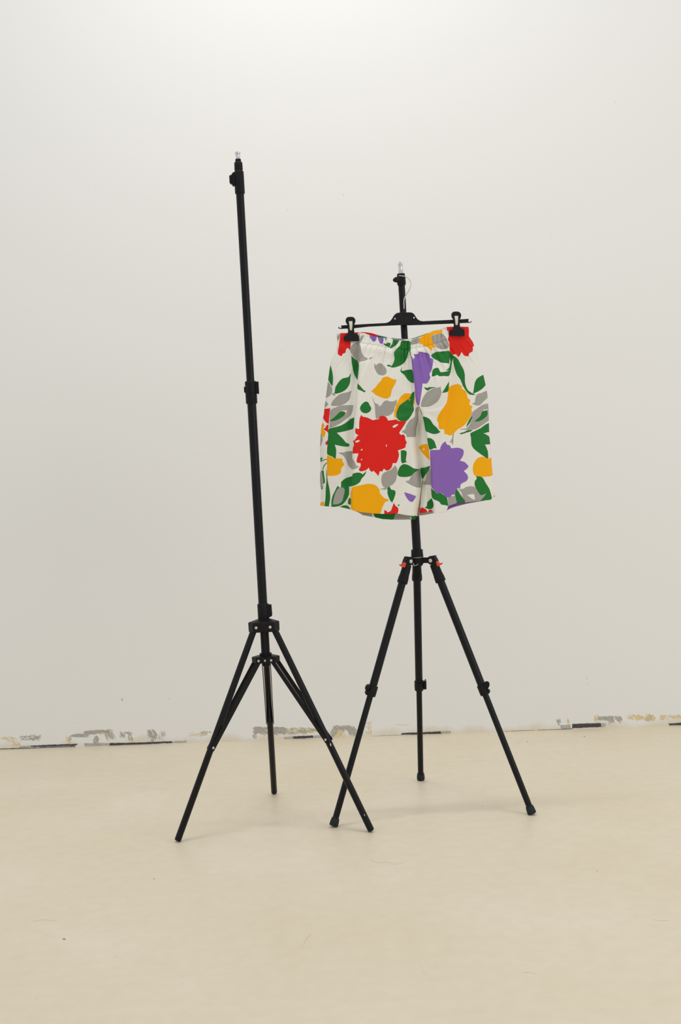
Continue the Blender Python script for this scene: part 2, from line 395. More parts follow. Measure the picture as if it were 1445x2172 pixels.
for o in (wall, floor):                      # one-sided sheets: face into the room
    me = o.data; n0 = me.polygons[0].normal
    if (o is wall and n0.dot(wn) < 0) or (o is floor and n0.z < 0): me.flip_normals()

# ------------------------------------------------------------------ shared stand pieces
UP = Vector((0, 0, 1)); FRONT = Vector((0, -1, 0))
def stand_axis(feet, pole):
    G = [ground(*q) for q in feet]; C = sum(G, Vector()) / 3
    return G, C
def rivet(name, p, n, r, parent, label='bright steel'):
    mb = MB().lathe(Vector(p) - n * .001, n, [(0, r * .9), (.0012, r), (.002, r * .85), (.0028, r * .4)], 14)
    return mb.build(name, STEEL, parent, label=label)

# ------------------------------------------------------------------ tall bare stand
PX = 762.0                                  # pixels per metre near the stands
feetA = [(377, 1786), (582, 1684), (788, 1765)]
GA, CA = stand_axis(feetA, None); YA = CA.y
def A(x, y): return at(x, y, YA)
st = empty('light_stand', (CA.x, CA.y, 0), 'tall bare black light stand left of the shorts, with riveted braces between its legs', 'light stand')
AX = (A(505, 335), A(564.5, 1400)); ad = (AX[1] - AX[0]).normalized()
def ax(y):                                  # point of the pole axis at picture height y
    t = (y - 335) / (1400 - 335); return AX[0] + (AX[1] - AX[0]) * t
xa = ad.cross(FRONT).normalized(); xa = xa if xa.x > 0 else -xa; ya = ad.cross(xa).normalized(); ya = ya if ya.y < 0 else -ya
lowp = MB().tube(ax(1295), ax(1412), 9.3 / PX).build('pole', TUBE, st)
MB().tube(ax(835), ax(1300), 9.5 / PX).build('pole', TUBE, st)
MB().tube(ax(395), ax(835), 8.4 / PX).build('pole', TUBE, st)
# chrome spigot and its socket
p = ax(322.5); L = lambda a, b: (ax(b) - ax(a)).length
MB().lathe(p, ad, [(0, 5.2 / PX), (.0008, 5.8 / PX), (L(322, 326), 5.6 / PX), (L(322, 327.5), 4.6 / PX), (L(322, 336), 4.6 / PX), (L(322, 338), 5.3 / PX), (L(322, 341), 5.3 / PX)]).build('spigot', CHROME, st, label='chrome spigot')
MB().lathe(ax(337.5), ad, [(0, 5.4 / PX), (.001, 6 / PX), (L(337, 343), 6.2 / PX), (L(337, 344), 8 / PX), (L(337, 345), 8.7 / PX), (L(337, 360), 8.9 / PX), (L(337, 362), 7.6 / PX), (L(337, 366), 7.6 / PX)]).build('socket', PLAST, st)
def clamp(axis, y0, y1, r, parent, side, knob):
    c = MB().lathe(axis(y0), ad, [(0, r - .002), (.0012, r - .0006), (.003, r), ((axis(y1) - axis(y0)).length - .003, r), ((axis(y1) - axis(y0)).length - .001, r - .0008), ((axis(y1) - axis(y0)).length, r - .002)], 28)
    o = c.build('clamp', PLAST, parent)
    return o
c1 = clamp(ax, 363, 411, 10.4 / PX, st, 0, 0)
m = (ax(370) + ax(392)) / 2
kb = MB().box(ax(381) - xa * (11.5 / PX) + ya * .002, xa, ya, ad, .0048, .008, .0165)
kb.box(ax(368) - xa * (9 / PX), xa, ya, ad, .006, .004, .004).build('clamp_lug', PLAST, c1)
MB().box(ax(380.5) - xa * (17 / PX) + ya * .003, xa, ya, ad, .0042, .0085, .0118, .002).build('clamp_knob', PLAST, c1)
c2 = clamp(ax, 806, 854, 12.2 / PX, st, 0, 0)
MB().box(ax(820.5) + xa * (13.5 / PX) + ya * .003, xa, ya, ad, .0045, .007, .0165).build('clamp_lug', PLAST, c2)
MB().box(ax(821) + xa * (15.8 / PX) + ya * .002, xa, ya, ad, .0014, .009, .0175, .001).build('clamp_knob', PLAST, c2)
MB().box(ax(823.5) - xa * (13 / PX), xa, ya, ad, .002, .005, .0082, .001).build('clamp_nut', PLAST, c2)
c3 = clamp(ax, 1279, 1316, 12.1 / PX, st, 0, 0)
lg = MB().prism([ax(y) + xa * (x / PX) + ya * -.006 for x, y in ((9, 1281), (18, 1282), (18.6, 1303), (17.8, 1306.5), (9, 1310))],
                [ax(y) + xa * (x / PX) + ya * .008 for x, y in ((9, 1281), (18, 1282), (18.6, 1303), (17.8, 1306.5), (9, 1310))])
lg.build('clamp_lug', PLAST, c3)
# hub
az = []
for g in GA:
    d = Vector((g.x - CA.x, g.y - CA.y, 0)).normalized(); az.append(d)
def tri_ring(cen, r, half, tilt=None):
    pts = []
    order = [0, 2, 1]                       # left front, right front, back
    for i in order:
        d = az[i]; t = Vector((-d.y, d.x, 0))
        pts += [cen + d * r - t * half, cen + d * r + t * half]
    return pts
mb = MB(); zc = ax(1318)
rings = [(ax(1311.5), .012, .011), (ax(1316.5), .0415, .0115), (ax(1318.5), .0430, .0125), (ax(1336.5), .0425, .0125), (ax(1338), .0405, .0115)]
vv, ff = [], []
for c_, r_, h_ in rings: vv += tri_ring(c_, r_, h_)
for i in range(len(rings) - 1):
    for k in range(6): ff.append((i * 6 + k, i * 6 + (k + 1) % 6, (i + 1) * 6 + (k + 1) % 6, (i + 1) * 6 + k))
ff += [tuple(range(6)), tuple((len(rings) - 1) * 6 + k for k in range(6))]
hub = MB().add(vv, ff).build('hub', PLAST, st, angle=20)
for x, y in ((545, 1329), (574.5, 1327.5)):
    q = A(x, y); 
    rivet('rivet', Vector((q.x, min(p.y for p in tri_ring(ax(1328), .0428, .0125)) + .0003, q.z)), FRONT, 3.1 / PX, hub)
mb = MB()
rings = [(ax(1390.2), .036, .010), (ax(1391.6), .0385, .0115), (ax(1403), .0380, .0115), (ax(1404.2), .0365, .0105)]
vv, ff = [], []
for c_, r_, h_ in rings: vv += tri_ring(c_, r_, h_)
for i in range(len(rings) - 1):
    for k in range(6): ff.append((i * 6 + k, i * 6 + (k + 1) % 6, (i + 1) * 6 + (k + 1) % 6, (i + 1) * 6 + k))
ff += [tuple(range(6)), tuple((len(rings) - 1) * 6 + k for k in range(6))]
mb.add(vv, ff); mb.tube(ax(1384.8), ax(1393), 13 / PX, seg=24)
col = mb.build('spreader_collar', PLAST, st, angle=20)
for x, y, r in ((550, 1399, 2.7), (563.4, 1398.3, 2.3), (576.5, 1397.6, 2.7)):
    q = A(x, y); rivet('rivet', Vector((q.x, min(p.y for p in tri_ring(ax(1398), .0383, .0115)) + .0003, q.z)), FRONT, r / PX, col)
# legs and braces
for i, g in enumerate(GA):
    d = az[i]; t = Vector((-d.y, d.x, 0))
    top = ax(1324) + d * (.027 if i != 1 else .022); foot = Vector((g.x, g.y, 0))
    ld = (foot - top).normalized()
    rr = 6.9 / PX
    end = foot - ld * .0 + UP * (rr * math.sqrt(max(0, 1 - ld.z ** 2)))
    tipc = end
    leg = MB().lathe(top, tipc - top, [(0, rr * .8), (.002, rr), ((tipc - top).length - .0025, rr), ((tipc - top).length - .0006, rr * .93), ((tipc - top).length, rr * .8)], 24).build('leg', TUBE, st)
    fr = (.575, .55, .565)[i]
    jp = top + (tipc - top) * fr
    inn = (-d - ld * (-d).dot(ld)).normalized()             # towards the pole, square to the leg
    s0 = ax(1398) + d * .026; s1 = jp + inn * ((.5, 3, -1)[i] / PX)
    bd = (s1 - s0).normalized(); bn = bd.cross(t).normalized(); Lb = (s1 - s0).length
    mb = MB()
    for sgn in (-1, 1):
        a0 = s0 + t * sgn * .0118 - bd * .006; a1 = s1 + t * sgn * .0104 + bd * .008
        dd = (a1 - a0).normalized(); tt = (t - dd * t.dot(dd)).normalized(); nn = dd.cross(tt)
        mb.box((a0 + a1) / 2, tt, nn, dd, .0011, .0066, (a1 - a0).length / 2, .0006)
    br = mb.build('brace', TUBE, st)
    face = t if t.dot(FRONT) > 0 else -t
    if i != 1: rivet('rivet', s1 + face * .0116, face, 2.7 / PX, br)
    # plug that closes the foot of the tube
    MB().lathe(tipc - ld * .008, ld, [(0, rr * .85), (.004, rr * .85), (.0088, rr * .7), (.0098, rr * .4)], 16).build('foot_plug', PLAST, leg)
    if i == 2:
        for fx, sz in ((.594, .0036), (.928, .0022)):
            q = top + (tipc - top) * fr
            q = top + (tipc - top) * fx
            nrm = (FRONT * .92 + inn * -.35).normalized(); nrm = (nrm - ld * nrm.dot(ld)).normalized(); sd = nrm.cross(ld)
            MB().prism([q + nrm * (rr - .0006) + sd * a * sz + ld * b * sz for a, b in ((-.5, 1.3), (.2, .6), (.5, -.6), (.2, -1.2), (-.3, -.5))],
                       [q + nrm * (rr + .0004) + sd * a * sz + ld * b * sz for a, b in ((-.5, 1.3), (.2, .6), (.5, -.6), (.2, -1.2), (-.3, -.5))]).build('paint_chip', CHIP, leg, label='white chip')

# ------------------------------------------------------------------ shorter stand that carries the hanger
feetB = [(708, 1754), (893, 1655), (1129, 1728)]
GB, CB = stand_axis(feetB, None); YB = CB.y
def B(x, y): return at(x, y, YB)
sr = empty('tripod_stand', (CB.x, CB.y, 0), 'shorter black tripod stand with orange leg levers, holding up the hanger and shorts', 'tripod')
BX = (B(849.5, 560), B(886.5, 1200)); bdn = (BX[1] - BX[0]).normalized()
def bx(y): return BX[0] + (BX[1] - BX[0]) * ((y - 560) / 640)
xb = bdn.cross(FRONT).normalized(); xb = xb if xb.x > 0 else -xb; yb = bdn.cross(xb).normalized(); yb = yb if yb.y < 0 else -yb
LB = lambda a, b: (bx(b) - bx(a)).length
MB().tube(bx(925), bx(1196), 9.4 / PX).build('pole', TUBE, sr)
MB().tube(bx(596), bx(930), 7.2 / PX).build('pole', TUBE, sr)
MB().tube(bx(905), bx(940), 11.5 / PX).build('clamp', PLAST, sr)
MB().lathe(bx(554.5), bdn, [(0, 1.6 / PX), (.001, 2.6 / PX), (LB(555, 557.5), 2.6 / PX), (LB(555, 558.6), 1.6 / PX), (LB(555, 559.4), 1.8 / PX), (LB(555, 559.8), 5.2 / PX), (LB(555, 562), 5.4 / PX), (LB(555, 563.5), 4.5 / PX), (LB(555, 574), 4.7 / PX), (LB(555, 578), 5.6 / PX), (LB(555, 581), 6.6 / PX), (LB(555, 584), 6.6 / PX)]).build('spigot', CHROME, sr, label='chrome spigot')
ct = MB().lathe(bx(580.5), bdn, [(0, 7.6 / PX), (.0012, 8.6 / PX), (LB(580, 586), 8.8 / PX), (LB(580, 587), 9.4 / PX), (LB(580, 601), 9.6 / PX), (LB(580, 602), 9 / PX), (LB(580, 604.5), 8.6 / PX), (LB(580, 605), 7.4 / PX)]).build('clamp', PLAST, sr)
kx = (xb * -.93 + UP * -.22 + FRONT * .28).normalized(); ky = kx.cross(FRONT).normalized(); kz = kx.cross(ky)
MB().ellipsoid(bx(593.5) - xb * (9 / PX) + yb * .011, kx, ky, kz, 10.5 / PX, 6.2 / PX, .0035).tube(bx(593.5) + yb * .009, bx(593.5) + yb * .004 - xb * .012, .004).build('clamp_knob', PLAST, ct)
# head where the legs join
hb = MB()
hb.lathe(bx(1165), bdn, [(0, 11.6 / PX), (.001, 12.6 / PX), (LB(1165, 1181), 13.4 / PX), (LB(1165, 1182), 12.6 / PX)], 32)
hb.lathe(bx(1182.3), bdn, [(0, 13 / PX), (.002, 14.6 / PX), (LB(1182, 1192), 14.6 / PX), (LB(1182, 1198), 11 / PX), (LB(1182, 1200), 10 / PX)], 32)
azb = [Vector((g.x - CB.x, g.y - CB.y, 0)).normalized() for g in GB]
for d in azb:
    t = Vector((-d.y, d.x, 0)); hb.box(bx(1188.5) + d * .024, d, t, UP, .014, .0065, .0078, .0015)
hub2 = hb.build('hub', PLAST, sr)
MB().lathe(bx(1181.2), bdn, [(0, 12.6 / PX), (.0004, 13.9 / PX), (.0014, 13.9 / PX), (.0018, 12.6 / PX)], 32).build('washer', STEEL, hub2, label='thin steel washer')
hk = [B(x, y) for x, y in ((876, 1191), (876.6, 1195), (878.4, 1199.5), (882, 1198), (887, 1195.6))]
MB().path([Vector((q.x, bx(1195).y - .0185, q.z)) for q in hk], .0008, 8).build('wire_hook', STEEL, hub2, label='bent steel wire')
JT = [(866.5, 1190), None, (917.5, 1188)]
for i, g in enumerate(GB):
    d = azb[i]; t = Vector((-d.y, d.x, 0)); face = t if t.dot(FRONT) > 0 else -t
    foot = Vector((g.x, g.y, 0))
    if JT[i]:
        top = at(JT[i][0], JT[i][1], bx(1189).y + d.y * .031)
    else: top = bx(1188) + d * .031
    ld = (foot - top).normalized(); out = (d - ld * d.dot(ld)).normalized(); fc = (face - ld * face.dot(ld)).normalized()
    kk = (.500, .555, .520)[i]
    Lt = (foot - top).length; rl = 6.6 / PX; ru = 8.4 / PX
    sinl = math.sqrt(max(0, 1 - ld.z ** 2)); tip = foot + UP * (.0115 * sinl)
    ld = (tip - top).normalized(); Lt = (tip - top).length
    leg = MB().tube(top + ld * .03, top + ld * (Lt * kk + .004), ru).build('leg', TUBE, sr)
    lo = MB().tube(top + ld * (Lt * kk), top + ld * (Lt - .004), rl).build('leg_tube', TUBE, leg)
    # casing with a rounded head
    cm = MB()
    cm.lathe(top + ld * .012, ld, [(0, .0115), (.001, .0125), (.030, .0135), (.040, .0148), (.052, .0150), (.054, .0140)], 28)
    cm.lathe(top - fc * .0105, fc, [(0, .0115), (.001, .0125), (.020, .0125), (.021, .0115)], 28)
    cm.box(top + ld * .010 + out * .004, out, fc, ld, .0095, .0105, .012, .002)
    cm.box(top - ld * .007 + out * .0085, out, fc, ld, .0045, .0085, .003, .001)
    cas = cm.build('leg_joint', PLAST, leg)
    bt = MB().lathe(top + fc * .0095 - out * .002, fc, [(0, .0052), (.001, .0058), (.0022, .0056), (.0034, .0040), (.0040, .0015)], 20)
    bt.build('bolt', STEEL, leg, label='round steel bolt')
    lv = MB().box(top + ld * .0155 + out * .0125 + fc * .004, out, fc, ld, .0034, .0060, .0072, .0016)
    lv.box(top + ld * .0200 + out * .0195 + fc * .004, (out + ld * -.12).normalized(), fc, (ld + out * .12).normalized(), .0066, .0055, .0022, .0012)
    lv.build('lever', ORANGE, leg, label='orange lever')
    # leg clamp
    q = top + ld * (Lt * kk)
    rc = (11.3, 10.6, 10.6)[i] / PX
    cl = MB().lathe(q - ld * .015, ld, [(0, rc - .0015), (.0008, rc), (.020, rc), (.029, rc * .96), (.0305, rc * .84)], 28)
    side = out if i != 1 else Vector((1, 0, 0))
    if i == 1:
        cl.box(q - ld * .001 + side * (12.5 / PX), side, ld.cross(side).normalized(), ld, .0042, .006, .013, .0015)
    else:
        cl.box(q + ld * .008 + side * ((11 if i == 0 else 9.5) / PX) + fc * .002, side, fc, ld, .0045, .006, .005, .0015)
    clo = cl.build('leg_clamp', PLAST, leg)
    if i == 1:
        MB().box(q - ld * .004 + side * (15.0 / PX) + FRONT * .004, side, ld.cross(side).normalized(), ld, .0018, .009, .0135, .001).build('clamp_knob', PLAST, leg)
    elif i == 0:
        MB().ellipsoid(q - ld * .005 + out * (12.5 / PX) + fc * .001, out, fc, ld, .0052, .011, .0098).build('clamp_knob', PLAST, leg)
    else:
        w1 = (out * .9 - ld * .55 + fc * .2).normalized(); w2 = w1.cross(fc).normalized(); w3 = w1.cross(w2)
        MB().ellipsoid(q - ld * .0085 + out * (12 / PX) + fc * .0085, w1, w2, w3, .0145, .0095, .0040).build('clamp_knob', PLAST, leg)
    # rubber foot, cut level with the floor
    ftm = MB().lathe(tip - ld * .021, ld, [(0, .0090), (.0008, .0108), (.006, .0112), (.0075, .0118), (.018, .0124), (.0215, .0118), (.023, .009)], 28)
    for p in ftm.v:
        if p.z < .0: p.z = 0.0
    ftm.build('rubber_foot', RUBBER, leg, label='dark grey rubber foot')

# ------------------------------------------------------------------ hanger
YH = YB - .034                              # plane of the hanger bar, just in front of the pole
Z = 6.5682
def zA(P): return [(660 + x / Z, 640 + y / Z) for x, y in P]
def zB(P): return [(860 + x / Z, 640 + y / Z) for x, y in P]
def zC(P): return [(660 + x / Z, 860 + y / Z) for x, y in P]
def zD(P): return [(860 + x / Z, 860 + y / Z) for x, y in P]
barL = zA([(1262, 326), (1000, 338), (800, 348), (600, 371), (480, 376), (410, 380), (385, 376), (378, 360), (384, 347), (392, 350), (398, 366), (412, 368), (424, 355), (420, 340), (414, 331), (430, 330), (490, 325), (600, 320), (800, 308), (1000, 298), (1040, 296), (1075, 286), (1105, 266), (1130, 235), (1148, 202), (1170, 175), (1195, 158), (1225, 151)])
barR = zB([(60, 147), (85, 150), (110, 160), (130, 182), (150, 215), (172, 245), (205, 264), (245, 271), (400, 263), (640, 252), (780, 244), (880, 238), (887, 244), (878, 262), (884, 278), (900, 284), (914, 276), (918, 264), (925, 266), (924, 282), (912, 292), (895, 294), (780, 299), (640, 306), (400, 316), (200, 325), (50, 330)])
to_bar = lambda x, y, Y: at(x, y, Y)
hole = lambda x, y, r: [(x + r * math.cos(k * math.pi / 5), y + 1.3 * r * math.sin(k * math.pi / 5)) for k in range(10)]
holes = [hole(660 + 1170 / Z, 640 + 236 / Z, 1.4), hole(860 + 121 / Z, 640 + 222 / Z, 1.4)]
hg = empty('clothes_hanger', at(857, 690, YH), 'black plastic clip hanger hooked on the shorter stand, gripping the shorts', 'hanger')
mb = plate(MB(), barL + barR, holes, to_bar, YH - .0035, YH + .0035)
bar = mb.build('hanger_bar', HANG, hg, smooth=False)
bv = bar.modifiers.new('edge', 'BEVEL'); bv.width = .0008; bv.segments = 2; bv.limit_method = 'ANGLE'; bv.angle_limit = math.radians(50)
ins = zA([(1192, 215), (1205, 192), (1240, 184), (1360, 178), (1392, 186), (1406, 210), (1412, 260), (1408, 296), (1390, 314), (1235, 322), (1208, 312), (1192, 290), (1186, 255)])
plate(MB(), smooth_closed(ins), [], to_bar, YH - .0048, YH - .003).build('hanger_plate', HANG, bar, smooth=False)
MB().lathe(at(857.2, 655, YH), at(857.6, 668, YH) - at(857.2, 655, YH), [(0, .0025), (.001, .0032), (.010, .0046), (.016, .0050)], 16).build('hook_socket', HANG, bar)
sy = bx(584).y
hp = [(857.6, 662, YH), (857.2, 650, YH), (857.0, 640, YH), (857.8, 634, YH), (861.5, 626, YH - .001), (867, 617, YH - .002), (871, 609, YH - .002), (872.2, 602, YH), (870, 595, YH + .004), (866, 590, YH + .010), (861, 586.8, sy - .016), (855, 585.6, sy - .0145), (850, 585.0, sy - .0125), (845.5, 584.6, sy - .006), (843.8, 584.2, sy + .002)]
MB().path(smooth_path([at(*q) for q in hp], 6), .0013, 10).build('hook', WIRE, hg, label='white metal wire hook')
clipA = [(545, 210), (585, 213), (612, 236), (620, 268), (612, 298), (602, 325), (600, 375), (606, 430), (618, 446), (645, 452), (664, 474), (668, 520), (665, 552), (560, 552), (462, 546), (455, 520), (458, 490), (478, 470), (500, 462), (512, 440), (515, 370), (507, 325), (490, 300), (481, 270), (486, 238), (508, 215)]
slot = [(524, 270), (578, 268), (578, 335), (574, 402), (540, 402), (536, 340)]
for dx, dy in ((0, 0), (1314 + 159 , -74)):
    sh = lambda P: [(660 + (x + dx) / Z, 640 + (y + dy) / Z) for x, y in P]
    cb = MB()
    plate(cb, smooth_closed(sh(clipA), 60), [sh(slot)], to_bar, YH - .0125, YH - .0088)
    jaw = sh([(470, 478), (655, 466), (664, 545), (462, 540)])
    plate(cb, jaw, [], to_bar, YH - .0115, YH - .0045)
    plate(cb, smooth_closed(sh(clipA), 60), [], to_bar, YH + .0085, YH + .0115)
    plate(cb, jaw, [], to_bar, YH + .0045, YH + .0100)
    ring = sh([(505, 330), (600, 326), (600, 384), (512, 388)])
    plate(cb, ring, [], to_bar, YH - .009, YH - .0037); plate(cb, ring, [], to_bar, YH + .0037, YH + .009)
    clip = cb.build('clip', HANG, bar, smooth=False)
    clip['label'] = 'black spring clip'
    sm = MB()
    plate(sm, sh([(526, 272), (576, 270), (577, 330), (536, 333)]), [], to_bar, YH - .0135, YH - .0120)
    lo = sh([(536, 334), (576, 332), (573, 400), (541, 400)])
    v_ = [at(*lo[0], YH - .0128), at(*lo[1], YH - .0128), at(*lo[2], YH - .0090), at(*lo[3], YH - .0090)]
    sm.prism(v_, [q + Vector((0, .0012, 0)) for q in v_])
    sm.build('clip_spring', SPRING, hg, label='pale steel spring', smooth=False)

# ------------------------------------------------------------------ the printed shorts
PR = []
def pa(k, *P): PR.append((k, zA(P)))
def pb(k, *P): PR.append((k, zB(P)))
def pc(k, *P): PR.append((k, zC(P)))
def pd(k, *P): PR.append((k, zD(P)))
pa('R', (410, 430), (505, 428), (560, 440), (570, 540), (552, 560), (552, 590), (548, 680), (515, 645), (490, 660), (480, 710), (440, 728), (432, 760), (395, 750), (372, 720), (390, 600))
pa('R', (610, 428), (655, 426), (652, 450), (620, 455))
pa('K', (385, 460), (405, 440), (395, 510), (360, 555), (358, 500))
pa('K', (575, 600), (640, 560), (680, 585), (695, 650), (715, 730), (745, 765), (790, 790), (785, 808), (730, 825), (665, 838), (620, 800), (580, 750), (545, 690), (550, 640))
pa('K', (803, 802), (815, 782), (850, 768), (856, 778), (828, 803))
pa('K', (672, 540), (700, 480), (735, 465), (725, 510), (690, 570), (672, 585))
pa('P', (820, 455), (910, 480), (912, 520), (890, 555), (855, 550), (838, 520), (820, 500))
pa('P', (925, 488), (1012, 500), (1010, 540), (1000, 585), (965, 585), (945, 545))
pa('P', (1020, 505), (1055, 515), (1040, 540))
pa('G', (1005, 590), (1020, 580), (1045, 590), (1065, 570), (1105, 575), (1108, 600), (1090, 640), (1060, 620), (1030, 610))
pa('G', (1140, 530), (1235, 532), (1200, 590), (1150, 630), (1110, 650), (1095, 640), (1130, 590))
pa('G', (1262, 545), (1375, 548), (1390, 580), (1385, 650), (1360, 700), (1340, 780), (1300, 850), (1240, 890), (1165, 915), (1110, 915), (1150, 850), (1165, 790), (1155, 710), (1190, 660), (1240, 610), (1250, 570))
pa('G', (1060, 880), (1090, 878), (1120, 895), (1165, 905), (1150, 920), (1100, 905), (1065, 900))
pa('G', (1375, 600), (1390, 640), (1385, 700), (1400, 770), (1425, 780), (1400, 800), (1385, 760), (1365, 680))
pa('K', (880, 870), (890, 860), (900, 890), (950, 855), (985, 865), (1030, 910), (1055, 960), (1040, 1010), (990, 1030), (935, 1010), (905, 970), (882, 910))
pa('G', (272, 880), (300, 990), (308, 1090), (298, 1180), (235, 1080), (250, 970))
pa('K', (230, 1110), (290, 1190), (293, 1250), (265, 1310), (200, 1340), (212, 1210))
pa('K', (203, 1380), (245, 1430), (190, 1480), (185, 1460))
pa('G', (330, 1260), (340, 1190), (400, 1100), (450, 1065), (520, 1050), (545, 1010), (557, 1000), (548, 1060), (545, 1110), (535, 1150), (500, 1210), (440, 1255), (360, 1280), (315, 1285))
pa('G', (285, 1268), (340, 1302), (325, 1308), (300, 1290))
pa('K', (567, 1238), (550, 1300), (535, 1360), (490, 1410), (430, 1440), (350, 1455), (290, 1450), (280, 1430), (310, 1370), (370, 1310), (420, 1280), (510, 1260))
pc('K', (270, 70), (350, 25), (420, 0), (590, -5), (580, 80), (550, 140), (500, 180), (460, 212), (400, 255), (330, 290), (255, 318), (262, 200))
pc('W', (415, 76), (500, 68), (485, 108), (468, 90))
pc('G', (255, 215), (330, 160), (390, 100), (425, 82), (475, 88), (470, 130), (430, 165), (370, 200), (300, 220))
pa('G', (562, 745), (600, 790), (665, 850), (665, 950), (650, 1090), (640, 1080), (600, 1010), (580, 920), (565, 840))
pa('G', (650, 1138), (690, 1180), (740, 1235), (765, 1240), (745, 1265), (700, 1240), (648, 1215))
pa('O', (1080, 1045), (1130, 1075), (1190, 1085), (1180, 1130), (1125, 1230), (1110, 1310), (1075, 1345), (1040, 1352), (980, 1335), (900, 1300), (870, 1270), (835, 1250), (850, 1235), (890, 1200), (935, 1140), (985, 1090), (980, 1070), (1030, 1045))
pa('G', (760, 1390), (800, 1405), (815, 1440), (830, 1460), (840, 1490), (820, 1530), (770, 1555), (720, 1545), (690, 1515), (682, 1475), (710, 1425))
pa('K', (845, 1310), (870, 1360), (890, 1410), (940, 1430), (945, 1460), (975, 1445), (1015, 1390), (1060, 1375), (1100, 1390), (1150, 1385), (1200, 1365), (1190, 1420), (1160, 1480), (1160, 1515), (1110, 1575), (1050, 1595), (985, 1585), (945, 1630), (905, 1625), (895, 1555), (890, 1480), (888, 1450), (870, 1390))
pa('O', (1155, 1576), (1165, 1510), (1200, 1400), (1260, 1310), (1330, 1275), (1400, 1280), (1370, 1350), (1290, 1410), (1230, 1470), (1210, 1530), (1200, 1625), (1165, 1615))
pa('O', (1424, 1290), (1444, 1310), (1439, 1430), (1419, 1440), (1434, 1370))
pa('G', (1405, 1270), (1444, 1252), (1440, 1330), (1424, 1430), (1434, 1490), (1430, 1520), (1395, 1585), (1335, 1660), (1270, 1665), (1215, 1645), (1190, 1600), (1192, 1540), (1230, 1450), (1290, 1400), (1350, 1360), (1385, 1320))
pa('O', (1358, 1350), (1385, 1358), (1370, 1388))
pa('G', (1245, 960), (1270, 915), (1278, 912), (1262, 945), (1275, 965), (1330, 950), (1410, 945), (1424, 1000), (1437, 1133), (1390, 1125), (1340, 1080), (1300, 1020), (1260, 990))
pc('R', (180, 50), (200, 45), (230, 45), (268, 35), (258, 130), (248, 255), (220, 245), (180, 200), (165, 150))
pc('R', (245, 265), (240, 380), (215, 360), (170, 330), (205, 305), (210, 280))
pc('R', (232, 480), (230, 550), (205, 545), (200, 520), (215, 500))
pc('O', (145, 255), (175, 250), (185, 290), (170, 335), (205, 370), (180, 450), (150, 420), (135, 350), (140, 300))
pc('K', (128, 370), (165, 460), (145, 540), (120, 590), (120, 480))
pc('G', (245, 330), (300, 310), (400, 285), (470, 250), (560, 185), (605, 165), (590, 320), (540, 340), (470, 360), (360, 382), (400, 420), (440, 460), (490, 520), (530, 535), (535, 560), (515, 575), (450, 572), (390, 560), (330, 548), (350, 610), (350, 680), (342, 755), (320, 730), (280, 705), (225, 680), (228, 560), (240, 400))
pc('K', (370, 655), (450, 655), (500, 640), (580, 638), (575, 730), (600, 770), (635, 840), (680, 850), (610, 885), (575, 890), (520, 840), (490, 760), (450, 700), (400, 672))
pc('O', (222, 698), (280, 710), (330, 745), (355, 735), (435, 742), (440, 780), (465, 825), (440, 850), (415, 900), (420, 930), (380, 965), (310, 982), (225, 980))
pc('G', (145, 720), (165, 730), (150, 760), (135, 800), (130, 740))
pc('G', (140, 775), (180, 752), (225, 746), (225, 756), (180, 764), (150, 785))
pc('G', (160, 900), (175, 840), (220, 790), (222, 802), (185, 850), (170, 900))
pc('K', (120, 920), (155, 940), (170, 1040), (160, 1110), (165, 1150), (145, 1165), (120, 1080))
pc('G', (140, 910), (175, 905), (185, 980), (195, 1070), (165, 1100), (170, 1040), (155, 950))
pc('G', (140, 1165), (172, 1110), (160, 1172))
pc('G', (215, 860), (225, 980), (235, 1060), (262, 1190), (268, 1300), (245, 1420), (185, 1415), (200, 1290), (205, 1160), (215, 1050), (212, 950))
pc('G', (420, 1065), (490, 1010), (575, 985), (580, 955), (640, 935), (690, 940), (720, 960), (775, 910), (750, 970), (705, 1020), (680, 1070), (620, 1110), (570, 1125), (530, 1130), (530, 1240), (490, 1320), (440, 1380), (380, 1405), (285, 1420), (282, 1350), (300, 1260), (370, 1120), (395, 1140), (405, 1160), (420, 1120))
pc('K', (375, 1160), (440, 1140), (470, 1180), (455, 1260), (430, 1340), (370, 1375), (305, 1378), (310, 1330), (335, 1230))
pc('O', (120, 1400), (140, 1350), (188, 1340), (182, 1410))
pc('G', (540, 1285), (565, 1310), (560, 1385), (520, 1375), (515, 1340), (525, 1300))
pc('G', (395, 1420), (440, 1395), (510, 1395), (560, 1455), (480, 1440))
pc('O', (580, 1135), (680, 1115), (760, 1095), (820, 1092), (890, 1105), (940, 1150), (960, 1190), (955, 1215), (1000, 1270), (1020, 1290), (1075, 1310), (1080, 1330), (1030, 1350), (1010, 1390), (990, 1430), (960, 1515), (870, 1515), (700, 1500), (590, 1470), (555, 1420), (560, 1340), (552, 1240), (565, 1180))
pc('R', (1020, 1455), (1060, 1475), (1060, 1490), (1110, 1470), (1130, 1420), (1155, 1355), (1175, 1395), (1215, 1430), (1215, 1480), (1195, 1515), (1160, 1520), (1130, 1520), (1020, 1520))
pc('G', (1085, 1095), (1115, 1170), (1160, 1180), (1180, 1215), (1155, 1300), (1130, 1355), (1100, 1320), (1065, 1230), (1065, 1170), (1060, 1130))
pc('G', (1200, 1390), (1235, 1375), (1225, 1405))
pc('K', (1170, 830), (1200, 880), (1205, 930), (1180, 1050), (1140, 1100), (1105, 1120), (1080, 1140), (1020, 1145), (985, 1090), (978, 1010), (1010, 940), (1090, 905), (1130, 880))
pc('K', (960, 1165), (1020, 1150), (1070, 1145), (1040, 1175))
